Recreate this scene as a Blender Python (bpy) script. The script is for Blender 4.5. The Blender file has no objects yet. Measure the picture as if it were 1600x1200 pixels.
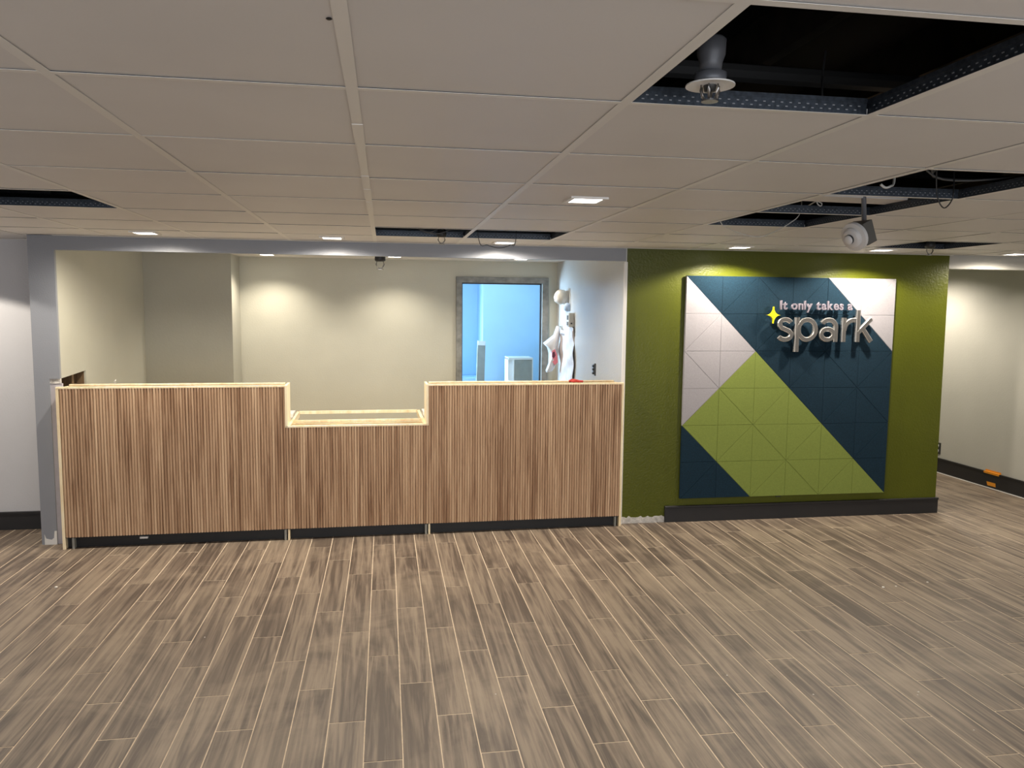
import bpy, bmesh, math, random
from mathutils import Vector, Matrix
random.seed(7)
S = bpy.context.scene
COL = S.collection
# ------------------------------------------------------------------ camera
yaw, pitch, roll = .160909, -.0986834, .00994488
cy, sy, cp, sp, cr, sr = math.cos(yaw), math.sin(yaw), math.cos(pitch), math.sin(pitch), math.cos(roll), math.sin(roll)
fw = Vector((sy*cp, cy*cp, sp)); r0 = Vector((cy, -sy, 0)); u0 = r0.cross(fw)
rt = cr*r0 + sr*u0; up = -sr*r0 + cr*u0
cd = bpy.data.cameras.new('camera'); cam = bpy.data.objects.new('camera', cd); COL.objects.link(cam)
CAMP = Vector((0, 0, 1.75))
m = Matrix((rt, up, -fw)).transposed().to_4x4(); m.translation = CAMP
cam.matrix_world = m
cd.sensor_width = 36; cd.lens = 1226.56/1600*36; cd.clip_start = .02
S.camera = cam
# ------------------------------------------------------------------ world, exposure
w = bpy.data.worlds.new('world'); S.world = w; w.use_nodes = True
w.node_tree.nodes['Background'].inputs[0].default_value = (.5, .55, .6, 1)
w.node_tree.nodes['Background'].inputs[1].default_value = .0
S.view_settings.view_transform = 'Standard'; S.view_settings.look = 'None'
S.view_settings.gamma = 1; S.view_settings.use_curve_mapping = False
S.view_settings.exposure = 0.34
WARM = (1, .90, .76); DAY = (.50, .76, 1.0)
P_LIGHT = 58.0      # watts of one recessed downlight
def lamp_area(name, loc, tgt, sx, sy_, power, color):
    l = bpy.data.lights.new(name, 'AREA'); l.shape = 'RECTANGLE'; l.size = sx; l.size_y = sy_
    l.energy = power; l.color = color
    o = bpy.data.objects.new(name, l); COL.objects.link(o); o.location = loc
    o.rotation_euler = (Vector(tgt)-Vector(loc)).to_track_quat('-Z', 'Y').to_euler()
    return o
# daylight from the window of the room behind the doorway (left of the opening, out of view)
lamp_area('daylight_back_room', (-.6, 10.0, 1.35), (1.9, 8.6, 1.3), 1.3, 1.3, 60, DAY).data.spread = math.radians(95)
lamp_area('fill_back_room', (1.15, 9.3, 2.43), (1.35, 9.9, 0), .5, .9, 22, DAY)  # added fill that brightens the far wall; no such fixture is seen
# added broad fill far behind the viewpoint; no opening stands there
lamp_area('fill_rear', (1.0, -2.9, 1.25), (1.0, 4, 1.0), 7.0, 1.7, 128, (.90, .94, 1.0))

# ------------------------------------------------------------------ materials
def lin(c):
    return tuple(((v/255)/12.92 if v/255 <= .04045 else ((v/255+.055)/1.055)**2.4) for v in c)
def mat(name, col, rough=.6, metal=0, spec=.5, bump=0, bscale=60, var=0, vscale=3, emit=None, estr=0):
    m = bpy.data.materials.new(name); m.use_nodes = True; n = m.node_tree; b = n.nodes['Principled BSDF']
    b.inputs['Base Color'].default_value = (*col, 1); b.inputs['Roughness'].default_value = rough
    b.inputs['Metallic'].default_value = metal; b.inputs['Specular IOR Level'].default_value = spec
    g = n.nodes.new('ShaderNodeNewGeometry')
    if var:
        t = n.nodes.new('ShaderNodeTexNoise'); t.inputs['Scale'].default_value = vscale; t.inputs['Detail'].default_value = 4
        n.links.new(g.outputs['Position'], t.inputs['Vector'])
        r = n.nodes.new('ShaderNodeMapRange'); r.inputs[1].default_value = .3; r.inputs[2].default_value = .7
        r.inputs[3].default_value = 1-var; r.inputs[4].default_value = 1+var
        n.links.new(t.outputs[0], r.inputs[0])
        x = n.nodes.new('ShaderNodeVectorMath'); x.operation = 'SCALE'; x.inputs[0].default_value = col
        n.links.new(r.outputs[0], x.inputs['Scale']); n.links.new(x.outputs[0], b.inputs['Base Color'])
    if bump:
        t = n.nodes.new('ShaderNodeTexNoise'); t.inputs['Scale'].default_value = bscale; t.inputs['Detail'].default_value = 2
        n.links.new(g.outputs['Position'], t.inputs['Vector'])
        bp = n.nodes.new('ShaderNodeBump'); bp.inputs['Strength'].default_value = bump; bp.inputs['Distance'].default_value = .004
        n.links.new(t.outputs[0], bp.inputs['Height']); n.links.new(bp.outputs[0], b.inputs['Normal'])
    if emit:
        b.inputs['Emission Color'].default_value = (*emit, 1); b.inputs['Emission Strength'].default_value = estr
    return m
def wood(name, c1, c2, c3, sx, sy_, sz, rough=.55, grain=.5, tint=.06, shift=37.0):
    """streaky wood: noise stretched along one axis, tint changes piece by piece"""
    m = bpy.data.materials.new(name); m.use_nodes = True; n = m.node_tree; L = n.links; b = n.nodes['Principled BSDF']
    b.inputs['Roughness'].default_value = rough
    g = n.nodes.new('ShaderNodeNewGeometry')
    oi = n.nodes.new('ShaderNodeObjectInfo'); at = n.nodes.new('ShaderNodeAttribute'); at.attribute_name = 'rnd'
    ad = n.nodes.new('ShaderNodeMath'); ad.operation = 'ADD'
    L.new(oi.outputs['Random'], ad.inputs[0]); L.new(at.outputs['Fac'], ad.inputs[1])
    fr = n.nodes.new('ShaderNodeMath'); fr.operation = 'FRACT'; L.new(ad.outputs[0], fr.inputs[0])
    of = n.nodes.new('ShaderNodeMath'); of.operation = 'MULTIPLY'; of.inputs[1].default_value = shift; L.new(fr.outputs[0], of.inputs[0])
    cb = n.nodes.new('ShaderNodeCombineXYZ')
    for i in range(3): L.new(of.outputs[0], cb.inputs[i])
    va = n.nodes.new('ShaderNodeVectorMath'); va.operation = 'ADD'
    L.new(g.outputs['Position'], va.inputs[0]); L.new(cb.outputs[0], va.inputs[1])
    mp = n.nodes.new('ShaderNodeVectorMath'); mp.operation = 'MULTIPLY'; mp.inputs[1].default_value = (sx, sy_, sz)
    L.new(va.outputs[0], mp.inputs[0])
    t1 = n.nodes.new('ShaderNodeTexNoise'); t1.inputs['Scale'].default_value = 1; t1.inputs['Detail'].default_value = 5
    t1.inputs['Roughness'].default_value = .65; t1.inputs['Distortion'].default_value = .6
    L.new(mp.outputs[0], t1.inputs['Vector'])
    mp2 = n.nodes.new('ShaderNodeVectorMath'); mp2.operation = 'MULTIPLY'; mp2.inputs[1].default_value = (sx*.22, sy_*.35, sz*.35)
    L.new(va.outputs[0], mp2.inputs[0])
    t2 = n.nodes.new('ShaderNodeTexNoise'); t2.inputs['Scale'].default_value = 1; t2.inputs['Detail'].default_value = 3
    t2.inputs['Distortion'].default_value = 1.2
    L.new(mp2.outputs[0], t2.inputs['Vector'])
    # contour lines of the slow noise: cathedral grain
    k = n.nodes.new('ShaderNodeMath'); k.operation = 'MULTIPLY'; k.inputs[1].default_value = 26; L.new(t2.outputs[0], k.inputs[0])
    si = n.nodes.new('ShaderNodeMath'); si.operation = 'SINE'; L.new(k.outputs[0], si.inputs[0])
    ks = n.nodes.new('ShaderNodeMath'); ks.operation = 'MULTIPLY'; ks.inputs[1].default_value = .055*grain; L.new(si.outputs[0], ks.inputs[0])
    s1 = n.nodes.new('ShaderNodeMath'); s1.operation = 'ADD'; L.new(t1.outputs[0], s1.inputs[0]); L.new(ks.outputs[0], s1.inputs[1])
    rr = n.nodes.new('ShaderNodeMapRange'); rr.inputs[1].default_value = 0; rr.inputs[2].default_value = 1
    rr.inputs[3].default_value = -tint; rr.inputs[4].default_value = tint; L.new(fr.outputs[0], rr.inputs[0])
    s2 = n.nodes.new('ShaderNodeMath'); s2.operation = 'ADD'; L.new(s1.outputs[0], s2.inputs[0]); L.new(rr.outputs[0], s2.inputs[1])
    s3 = n.nodes.new('ShaderNodeMath'); s3.operation = 'MULTIPLY_ADD'; s3.inputs[1].default_value = .35; L.new(t2.outputs[0], s3.inputs[0]); s3.inputs[2].default_value = -.17
    s4 = n.nodes.new('ShaderNodeMath'); s4.operation = 'ADD'; L.new(s2.outputs[0], s4.inputs[0]); L.new(s3.outputs[0], s4.inputs[1])
    r = n.nodes.new('ShaderNodeValToRGB'); e = r.color_ramp.elements
    e[0].position = .32; e[0].color = (*c1, 1); e[1].position = .70; e[1].color = (*c3, 1)
    x = e.new(.5); x.color = (*c2, 1)
    L.new(s4.outputs[0], r.inputs[0])
    L.new(r.outputs[0], b.inputs['Base Color'])
    bp = n.nodes.new('ShaderNodeBump'); bp.inputs['Strength'].default_value = .15; bp.inputs['Distance'].default_value = .002
    L.new(s1.outputs[0], bp.inputs['Height']); L.new(bp.outputs[0], b.inputs['Normal'])
    return m, r, s4
M = {}
M['tile'] = mat('ceiling_board', (.72, .70, .68), .55, bump=.06, bscale=300, var=.03, vscale=2)
M['tbar'] = mat('painted_grid', (.78, .76, .72), .45)
M['galv'] = mat('galvanised_steel', (.045, .055, .070), .4, metal=.5, var=.35, vscale=90)
M['slot'] = mat('steel_slot', (.24, .25, .27), .5)
M['plenum'] = mat('plenum_deck', (.012, .010, .009), .9)
M['joist'] = mat('plenum_joist', (.06, .045, .03), .9, var=.3, vscale=9)
M['duct'] = mat('plenum_pipe', (.10, .10, .10), .6)
M['bluegrey'] = mat('blue_grey_paint', (.25, .265, .30), .42, bump=.22, bscale=130, var=.03)
M['lightgrey'] = mat('light_grey_paint', (.50, .50, .52), .5, bump=.25, bscale=110, var=.02)
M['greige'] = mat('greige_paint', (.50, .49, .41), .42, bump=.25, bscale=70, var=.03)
M['greige_shaded'] = mat('greige_paint_shaded', (.40, .39, .33), .33, bump=.3, bscale=50, var=.03)  # greige darkened: shade of the boxed-out wall put into its colour
M['palegrey'] = mat('pale_grey_paint', (.52, .53, .53), .3, bump=.45, bscale=60, var=.03)
M['hallgrey'] = mat('warm_grey_paint', (.46, .45, .41), .5, bump=.2, bscale=60, var=.03)
M['green'] = mat('olive_green_paint', (.080, .091, .005), .34, spec=.35, bump=.55, bscale=75, var=.05)
M['black'] = mat('black_baseboard', (.016, .016, .018), .45)
M['kick'] = mat('black_kick', (.008, .008, .009), .5)
M['raw'] = mat('raw_plaster', (.55, .53, .50), .9, bump=1, bscale=90, var=.25, vscale=40)
M['strip'] = mat('bare_drywall_strip', (.50, .48, .53), .8, var=.06, vscale=20)
M['maple'] = wood('maple_ply', lin((234, 210, 168)), lin((246, 228, 190)), lin((252, 240, 212)), 30, 6, 6, .5, .3)[0]
M['maplev'] = wood('maple_edge', lin((234, 210, 168)), lin((246, 228, 190)), lin((252, 240, 212)), 6, 30, 3, .5, .3)[0]
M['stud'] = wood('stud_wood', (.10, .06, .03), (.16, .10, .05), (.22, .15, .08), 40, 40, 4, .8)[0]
M['grout'] = mat('grout', lin((212, 195, 172)), .9, var=.12, vscale=30)
pm, pr_, ps = wood('wood_look_plank', lin((82, 71, 62)), lin((110, 97, 85)), lin((136, 122, 106)), 42, 1.5, 20, .5, 2.0, tint=.05)
M['plank'] = pm
nt = pm.node_tree; bs = nt.nodes['Principled BSDF']; gg = nt.nodes.new('ShaderNodeNewGeometry')
dn = nt.nodes.new('ShaderNodeTexNoise'); dn.inputs['Scale'].default_value = 1.7; dn.inputs['Detail'].default_value = 7; dn.inputs['Roughness'].default_value = .62; dn.inputs['Distortion'].default_value = .8
nt.links.new(gg.outputs['Position'], dn.inputs['Vector'])
dm = nt.nodes.new('ShaderNodeMapRange'); dm.inputs[1].default_value = .48; dm.inputs[2].default_value = .75; dm.inputs[3].default_value = 0; dm.inputs[4].default_value = .45
nt.links.new(dn.outputs[0], dm.inputs[0])
mx_ = nt.nodes.new('ShaderNodeMix'); mx_.data_type = 'RGBA'; mx_.inputs[7].default_value = (*lin((168, 152, 132)), 1)
nt.links.new(dm.outputs[0], mx_.inputs[0]); nt.links.new(pr_.outputs[0], mx_.inputs[6]); nt.links.new(mx_.outputs[2], bs.inputs['Base Color'])
fm, _, _ = wood('fluted_veneer', lin((138, 104, 77)), lin((180, 147, 117)), lin((208, 178, 146)), 38, 5, 1.3, .5, .4, tint=.05, shift=0)
M['flute'] = fm
M['panelback'] = mat('panel_groove', (.10, .06, .035), .7)
M['white_felt'] = mat('white_felt', (.33, .315, .338), .95, bump=.4, bscale=500, var=.07, vscale=160)
M['green_felt'] = mat('green_felt', (.19, .24, .045), .95, bump=.4, bscale=500, var=.12, vscale=160)
M['navy_felt'] = mat('navy_felt', (.006, .023, .040), .95, spec=.25, bump=.4, bscale=500, var=.30, vscale=160)
M['silver'] = mat('brushed_silver', (.24, .23, .22), .36, metal=.85, bump=.05, bscale=200)
M['rim'] = mat('polished_rim', (.85, .83, .80), .25, metal=.8)
M['lilac'] = mat('small_letter_silver', (.36, .32, .38), .35, metal=.6)
M['yellow'] = mat('yellow_star', (.85, .78, .01), .4)
M['frame'] = mat('door_frame_steel', (.20, .20, .185),   .4, bump=.2, bscale=40, var=.3, vscale=14)
M['framedark'] = mat('door_stop', (.02, .025, .035), .4)
M['backroom'] = mat('back_room_paint', (.46, .66, .84), .6, var=.03)
M['darkbase'] = mat('dark_cabinet', (.05, .07, .08), .6)
M['plastic'] = mat('white_plastic', (.58, .57, .53), .45, var=.05, vscale=20)
M['bag'] = mat('bag_film', (.58, .58, .60), .3, bump=.5, bscale=25, var=.08, vscale=18)
M['pink'] = mat('pink_print', (.65, .18, .22), .5)
M['maroon'] = mat('dark_print', (.10, .01, .03), .5)
M['sheet'] = mat('crumpled_sheet', (.54, .50, .51), .5, bump=.8, bscale=22, var=.08, vscale=14)
M['paleblue'] = mat('pale_blue_plastic', (.42, .55, .75), .5)
M['darkplastic'] = mat('dark_plastic', (.03, .03, .03), .5)
M['red'] = mat('red_cloth', (.40, .03, .022), .7, var=.2, vscale=60)
M['orange'] = mat('orange_tape', (.72, .28, .02), .5)
M['chrome'] = mat('sprinkler_metal', (.35, .34, .33), .3, metal=.9)
M['darkmetal'] = mat('dark_metal', (.05, .05, .05), .5, metal=.5)
M['greymetal'] = mat('grey_sleeve', (.13, .135, .15), .45, metal=.2)
M['boxgrey'] = mat('grey_junction_box', (.10, .095, .085), .6)
M['det'] = mat('detector_plastic', (.62, .60, .58), .4)
M['cablew'] = mat('white_cable', (.55, .54, .50), .5)
M['cableb'] = mat('black_cable', (.02, .02, .02), .5)
M['lens'] = mat('lamp_lens', (.9, .9, .85), .4, emit=(1, .95, .86), estr=9)
M['trim'] = mat('lamp_trim', (.75, .73, .70), .4)
M['cabinet'] = mat('drywall_offcut_grey', (.30, .30, .27), .8, var=.1, vscale=10)
M['whiteboard'] = mat('white_melamine', (.75, .74, .72), .4)
M['dust'] = mat('plaster_dust', (.70, .67, .62), .9)

# ------------------------------------------------------------------ mesh helpers
class MB:
    def __init__(s): s.v = []; s.f = []; s.mi = []
    def add(s, vs, fs, mi=0):
        n = len(s.v); s.v += [tuple(v) for v in vs]; s.f += [tuple(i+n for i in f) for f in fs]; s.mi += [mi]*len(fs)
        return s
    def box(s, a, b, mi=0):
        (x0, y0, z0), (x1, y1, z1) = a, b
        return s.add([(x0,y0,z0),(x1,y0,z0),(x1,y1,z0),(x0,y1,z0),(x0,y0,z1),(x1,y0,z1),(x1,y1,z1),(x0,y1,z1)],
              [(0,3,2,1),(4,5,6,7),(0,1,5,4),(1,2,6,5),(2,3,7,6),(3,0,4,7)], mi)
    def prism(s, pts, fn, h0, h1, mi=0, side=None):
        """pts: ccw 2-D outline; fn(p, h) -> 3-D"""
        n = len(pts); vs = [fn(p, h0) for p in pts]+[fn(p, h1) for p in pts]
        s.add(vs, [tuple(range(n))[::-1], tuple(range(n, 2*n))], mi)
        k = len(s.v)-2*n
        for i in range(n):
            j = (i+1) % n; s.f.append((k+i, k+j, k+n+j, k+n+i)); s.mi.append(mi if side is None else side)
        return s
    def lathe(s, prof, c=(0, 0, 0), axis=(0, 0, 1), seg=20, mi=0):
        ax = Vector(axis).normalized(); q = ax.to_track_quat('Z', 'Y'); c = Vector(c)
        vs = []; fs = []
        for (r, h) in prof:
            for i in range(seg):
                a = 2*math.pi*i/seg; vs.append(c+q @ Vector((r*math.cos(a), r*math.sin(a), h)))
        for j in range(len(prof)-1):
            for i in range(seg):
                i2 = (i+1) % seg; fs.append((j*seg+i, j*seg+i2, (j+1)*seg+i2, (j+1)*seg+i))
        fs.append(tuple(range(seg))[::-1]); fs.append(tuple(range((len(prof)-1)*seg, len(prof)*seg)))
        return s.add(vs, fs, mi)
    def tube(s, pts, r, seg=8, mi=0):
        P = [Vector(p) for p in pts]; vs = []; fs = []; n = len(P)
        for k, p in enumerate(P):
            d = (P[min(k+1, n-1)]-P[max(k-1, 0)]).normalized()
            a = d.cross(Vector((0, 0, 1)));
            if a.length < .05: a = d.cross(Vector((1, 0, 0)))
            a.normalize(); b = d.cross(a)
            for i in range(seg):
                t = 2*math.pi*i/seg; vs.append(p+a*(r*math.cos(t))+b*(r*math.sin(t)))
        for k in range(n-1):
            for i in range(seg):
                i2 = (i+1) % seg; fs.append((k*seg+i, k*seg+i2, (k+1)*seg+i2, (k+1)*seg+i))
        fs.append(tuple(range(seg))); fs.append(tuple(range((n-1)*seg, n*seg))[::-1])
        return s.add(vs, fs, mi)
    def mesh(s, name, mats, smooth=False, bevel=0):
        me = bpy.data.meshes.new(name); me.from_pydata(s.v, [], s.f)
        for q in (mats if isinstance(mats, (list, tuple)) else [mats]): me.materials.append(q)
        me.polygons.foreach_set('material_index', s.mi)
        bm = bmesh.new(); bm.from_mesh(me)
        bmesh.ops.recalc_face_normals(bm, faces=bm.faces)
        if bevel: bmesh.ops.bevel(bm, geom=bm.edges, offset=bevel, segments=1, affect='EDGES')
        bm.to_mesh(me); bm.free()
        if smooth: me.shade_smooth()
        return me
    def build(s, name, mats, parent=None, smooth=False, bevel=0, loc=None):
        o = bpy.data.objects.new(name, s.mesh(name, mats, smooth, bevel)); COL.objects.link(o)
        if parent: o.parent = parent
        if loc: o.location = loc
        return o
def empty(name, loc, rz=0):
    o = bpy.data.objects.new(name, None); COL.objects.link(o); o.location = loc; o.rotation_euler = (0, 0, rz)
    o.empty_display_size = .05; return o
def tag(o, label=None, cat=None, group=None, kind=None):
    if label: o['label'] = label
    if cat: o['category'] = cat
    if group: o['group'] = group
    if kind: o['kind'] = kind
    return o
def struct(name, mb, m_, label, cat='wall', **k):
    o = mb.build(name, m_, **k); return tag(o, label, cat, kind='structure')
def inst(name, me, parent, loc=(0, 0, 0)):
    o = bpy.data.objects.new(name, me); COL.objects.link(o); o.parent = parent; o.location = loc; return o
def ray(x, y): return fw + rt*((x-800)/1226.56) + up*((600-y)/1226.56)
def at_z(x, y, z): d = ray(x, y); return CAMP + d*((z-1.75)/d.z)
def at_y(x, y, Y): d = ray(x, y); return CAMP + d*(Y/d.y)

# ------------------------------------------------------------------ structure: floor of planks
X0, X1, Y0 = -4.6, 5.93, -3.0
fl = struct('floor', MB().box((X0, Y0, -.06), (X1, 12.0, -.0012)), M['grout'], 'wood look plank tile floor with pale grout lines', 'floor')
PW, PL, G = .1515, .926, .0046
planks = []
k0 = int((X0+.02)/PW)-1; k1 = int((X1+.02)/PW)+1
for k in range(k0, k1+1):
    xc = -.016+k*PW; a, b = max(xc-PW/2+G/2, X0), min(xc+PW/2-G/2, X1)
    if b-a < .01: continue
    base = 2.91-.3087*(k % 3)
    j = math.floor((Y0-base)/PL)
    while base+j*PL < 9.0:
        c, d = max(base+j*PL+G/2, Y0), min(base+(j+1)*PL-G/2, 9.2)
        j += 1
        if d-c < .01: continue
        if c > 6.5 and not (xc > 4.6): continue      # behind the counter the floor is out of sight
        mx, my = (a+b)/2, (c+d)/2
        v = Vector((mx, my, 0))-CAMP; z = v.dot(fw); area = 0
        if z > .5:
            px, py = v.dot(rt)/z*1226.56, -v.dot(up)/z*1226.56
            if abs(px) < 830 and py < 650: area = (b-a)*(d-c)/z**3
        planks.append((area, a, b, c, d, mx, my))
planks.sort(key=lambda t: -t[0])
pcache = {}
def plank_mesh(w_, l_):
    key = (round(w_, 4), round(l_, 3))
    if key not in pcache:
        h = .0035; e = .0008; x, y = w_/2, l_/2
        vs = [(-x,-y,-h),(x,-y,-h),(x,y,-h),(-x,y,-h),(-x,-y,-e),(x,-y,-e),(x,y,-e),(-x,y,-e),
              (-x+e,-y+e,0),(x-e,-y+e,0),(x-e,y-e,0),(-x+e,y-e,0)]
        fs = [(8,9,10,11)]+[(i,(i+1)%4,4+(i+1)%4,4+i) for i in range(4)]+[(4+i,4+(i+1)%4,8+(i+1)%4,8+i) for i in range(4)]
        pcache[key] = MB().add(vs, fs).mesh('floor_plank', M['plank'])
    return pcache[key]
rest = MB(); rnds = []
for i, (ar, a, b, c, d, mx, my) in enumerate(planks):
    dz = random.uniform(-.0004, .0004)
    if i < 299 and ar > 0:
        inst('floor_plank', plank_mesh(b-a, d-c), fl, (mx, my, dz))
    else:
        e = .0012
        n = len(rest.f)
        rest.add([(a,c,-.0035+dz),(b,c,-.0035+dz),(b,d,-.0035+dz),(a,d,-.0035+dz),(a+e,c+e,dz),(b-e,c+e,dz),(b-e,d-e,dz),(a+e,d-e,dz)],
                 [(4,5,6,7),(0,1,5,4),(1,2,6,5),(2,3,7,6),(3,0,4,7)])
        rnds += [random.random()]*5
o = rest.build('floor_planks', M['plank'], fl)
at = o.data.attributes.new('rnd', 'FLOAT', 'FACE'); at.data.foreach_set('value', rnds[:len(o.data.polygons)])
tag(o, 'far and outer floor planks', kind='stuff')

# ------------------------------------------------------------------ structure: ceiling
ZC = 2.213; CP = .61
gx = lambda c: (c-.1103)*CP
gy = lambda r: (r+2.9165)*CP
ce = struct('ceiling', MB().box((X0, Y0, 2.74), (X1, 12.0, 2.80)), M['plenum'], 'suspended ceiling of square white boards with several boards missing over a dark void', 'ceiling')
jm = MB().box((-.02, -4.4, 0), (.02, 4.4, .16)).mesh('joist', M['joist'])
for i in range(17):
    inst('joist', jm, ce, (X0+.4+i*.61, 1.5, 2.58))
HOLES = {(1, -1), (3, 1), (3, 2), (3, 3), (6, 5), (8, 5), (-3, 3), (0, 5), (1, 5)}
CUTS = {}
lights_xy = [(-1.57, 5.62), (-.36, 5.67), (.866, 5.74), (.862, 3.375), (2.66, 5.68), (3.80, 5.62), (5.06, 5.72), (-3.35, 5.6),
             (-1.57, .6), (.862, .3), (3.3, .6), (-3.9, 1.5), (5.2, 2.2), (-1.57, -1.4), (.862, -1.4), (3.3, -1.4)]
tfull = {}
def tile_mesh(w_, l_):
    key = (round(w_, 3), round(l_, 3))
    if key not in tfull:
        x, y, e = w_/2, l_/2, .0015
        vs = [(-x,-y,e),(x,-y,e),(x,y,e),(-x,y,e),(-x+e,-y+e,0),(x-e,-y+e,0),(x-e,y-e,0),(-x+e,y-e,0),(-x,-y,.015),(x,-y,.015),(x,y,.015),(-x,y,.015)]
        fs = [(7,6,5,4),(8,9,10,11)]+[(i,4+i,4+(i+1)%4,(i+1)%4) for i in range(4)]+[(i,(i+1)%4,8+(i+1)%4,8+i) for i in range(4)]
        tfull[key] = MB().add(vs, fs).mesh('ceiling_tile', M['tile'])
    return tfull[key]
for c in range(-8, 11):
    for r in range(-9, 8):
        if (c, r) in HOLES: continue
        a, b = max(gx(c)+.004, X0), min(gx(c+1)-.004, X1)
        yl = 6.45 if gx(c+1) < -2.4 else 6.0
        if c == -4: yl = 6.0
        d0, d1 = max(gy(r)+.004, Y0), min(gy(r+1)-.004, yl)
        if b-a < .02 or d1-d0 < .02: continue
        o = inst('ceiling_tile', tile_mesh(b-a, d1-d0), ce, ((a+b)/2, (d0+d1)/2, ZC+.0024))
        o.rotation_euler = (random.uniform(-.0016, .0016), random.uniform(-.0016, .0016), 0)
# piece of ceiling left of the column, up to the recessed left wall
inst('ceiling_tile', tile_mesh(.10, .44), ce, (-2.51, 6.225, ZC+.0035))
# a board pushed aside inside the void
o = inst('ceiling_tile', tile_mesh(.6, .17), ce, (2.07, 3.415, 2.256)); o.rotation_euler = (.0, .01, .0)
# grid: inverted tees; web is visible where boards are missing
def tee(length, fwid, along_y):
    b = MB(); h = length/2; f2 = fwid/2
    def put(p, q, mi):
        (x0, y0, z0), (x1, y1, z1) = p, q
        if not along_y: x0, y0, x1, y1 = y0, x0, y1, x1
        b.box((min(x0,x1), min(y0,y1), z0), (max(x0,x1), max(y0,y1), z1), mi)
    put((-f2, -h, 0), (f2, h, .0007), 0)
    put((-.0015, -h, .0007), (.0015, h, .036), 1)
    put((-.004, -h, .030), (.004, h, .040), 1)
    n = int(length/.022)
    for i in range(n):
        t = -h+.011+i*.022
        put((-.0021, t-.004, .011), (.0021, t+.002, .0135), 2)
        put((-.0021, t+.006, .020), (.0021, t+.012, .0225), 2)
    return b.mesh('grid_tee', [M['tbar'], M['galv'], M['slot']])
main = tee(CP, .026, True); cross = tee(CP-.02, .020, False)
for c in range(-7, 11):
    if not X0 < gx(c) < X1: continue
    for r in range(-9, 7):
        L_ = min(gy(r+1), 6.0 if gx(c) > -2.3 else 6.45)-max(gy(r), Y0)
        if L_ < .03: continue
        if abs(L_-CP) < .01: inst('main_runner', main, ce, (gx(c), gy(r)+CP/2, ZC))
        else: inst('main_runner', tee(L_, .026, True), ce, (gx(c), max(gy(r), Y0)+L_/2, ZC))
for c in range(-8, 11):
    a, b = max(gx(c)+.008, X0), min(gx(c+1)-.008, X1)
    if b-a < .03: continue
    for r in range(-9, 7):
        if not Y0 < gy(r) < 6: continue
        if abs(b-a-CP) < .03: inst('cross_tee', cross, ce, ((a+b)/2, gy(r), ZC-.0002))
        else: inst('cross_tee', tee(b-a, .020, False), ce, ((a+b)/2, gy(r), ZC-.0002))
p = at_z(514, 30, ZC); MB().lathe([(.003, -.001), (.0055, .0005), (.003, .003)], (p.x, p.y, p.z), seg=10).build('screw_head', M['kick'], ce)
# splice joint on the centre runner, wall angles and a few pipes in the void
for rr_ in (.55, 1.9, 2.45, 3.1):
    MB().box((gx(0)-.0145, gy(rr_), ZC-.0016), (gx(0)+.0145, gy(rr_)+.30, ZC-.0002)).build('runner_cap', M['tbar'], ce)
MB().box((-2.285, 5.975, ZC-.003), (4.71, 6.0, ZC)).box((X0, 6.42, ZC-.003), (-2.455, 6.45, ZC)).box((-2.47, 5.99, ZC-.003), (-2.455, 6.45, ZC)).build('wall_angle', M['tbar'], ce)
for y, z, r_ in ((1.45, 2.56, .018), (2.35, 2.52, .03), (3.2, 2.50, .02), (4.0, 2.53, .02), (5.75, 2.45, .02)):
    MB().tube([(X0, y, z), (X1, y+.3, z)], r_, 8).build('void_pipe', M['duct'], ce)
MB().tube([at_z(1290, 80, 2.5), at_z(1285, 120, 2.4), at_z(1284, 156, 2.26)], .003).build('hanger_wire', M['duct'], ce)

# ------------------------------------------------------------------ structure: walls
struct('wall_rear', MB().box((X0, Y0-.1, 0), (X1, Y0, 2.8)), M['lightgrey'], 'light grey wall behind the viewpoint')
struct('wall_west', MB().box((X0-.1, Y0, 0), (X0, 6.45, 2.8)), M['lightgrey'], 'light grey side wall at the far left')
struct('wall_left', MB().box((X0, 6.45, 0), (-2.455, 6.6, 2.8)), M['lightgrey'], 'light grey wall left of the blue-grey column')
w = struct('baseboard_left', MB().box((X0, 6.435, 0), (-2.457, 6.45, .125)).box((X0, 6.425, .125), (-2.457, 6.45, .14)), M['black'], 'black baseboard on the wall left of the column', 'baseboard')
# column
colb = MB()
colb.box((-2.455, 6.0, 0), (-2.352, 6.03, 2.213)).box((-2.352, 6.0, 1.205), (-2.285, 6.03, 2.213))
colb.box((-2.455, 6.03, 0), (-2.440, 6.46, 2.213))
colw = struct('wall_column', colb, M['bluegrey'], 'narrow blue-grey painted column left of the counter', 'column')
MB().box((-2.352, 6.012, 0), (-2.275, 6.03, 1.17)).build('bare_strip', M['strip'], colw)
MB().box((-2.352, 6.008, 1.17), (-2.285, 6.03, 1.205)).build('bare_notch', M['raw'], colw)
MB().prism([(-2.435, .075), (-2.425, .045), (-2.39, .035), (-2.372, .05), (-2.366, .10), (-2.352, .10), (-2.352, 0.0), (-2.435, .0)][::-1],
           lambda p, h: (p[0], 6.0-h, p[1]), 0, .004).build('plaster_patch', M['whiteboard'], colw)
# header over the counter opening
struct('wall_header', MB().box((-2.285, 6.0, 2.112), (1.87, 6.06, 2.74)), M['bluegrey'], 'blue-grey header beam over the counter opening', 'wall')
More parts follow.
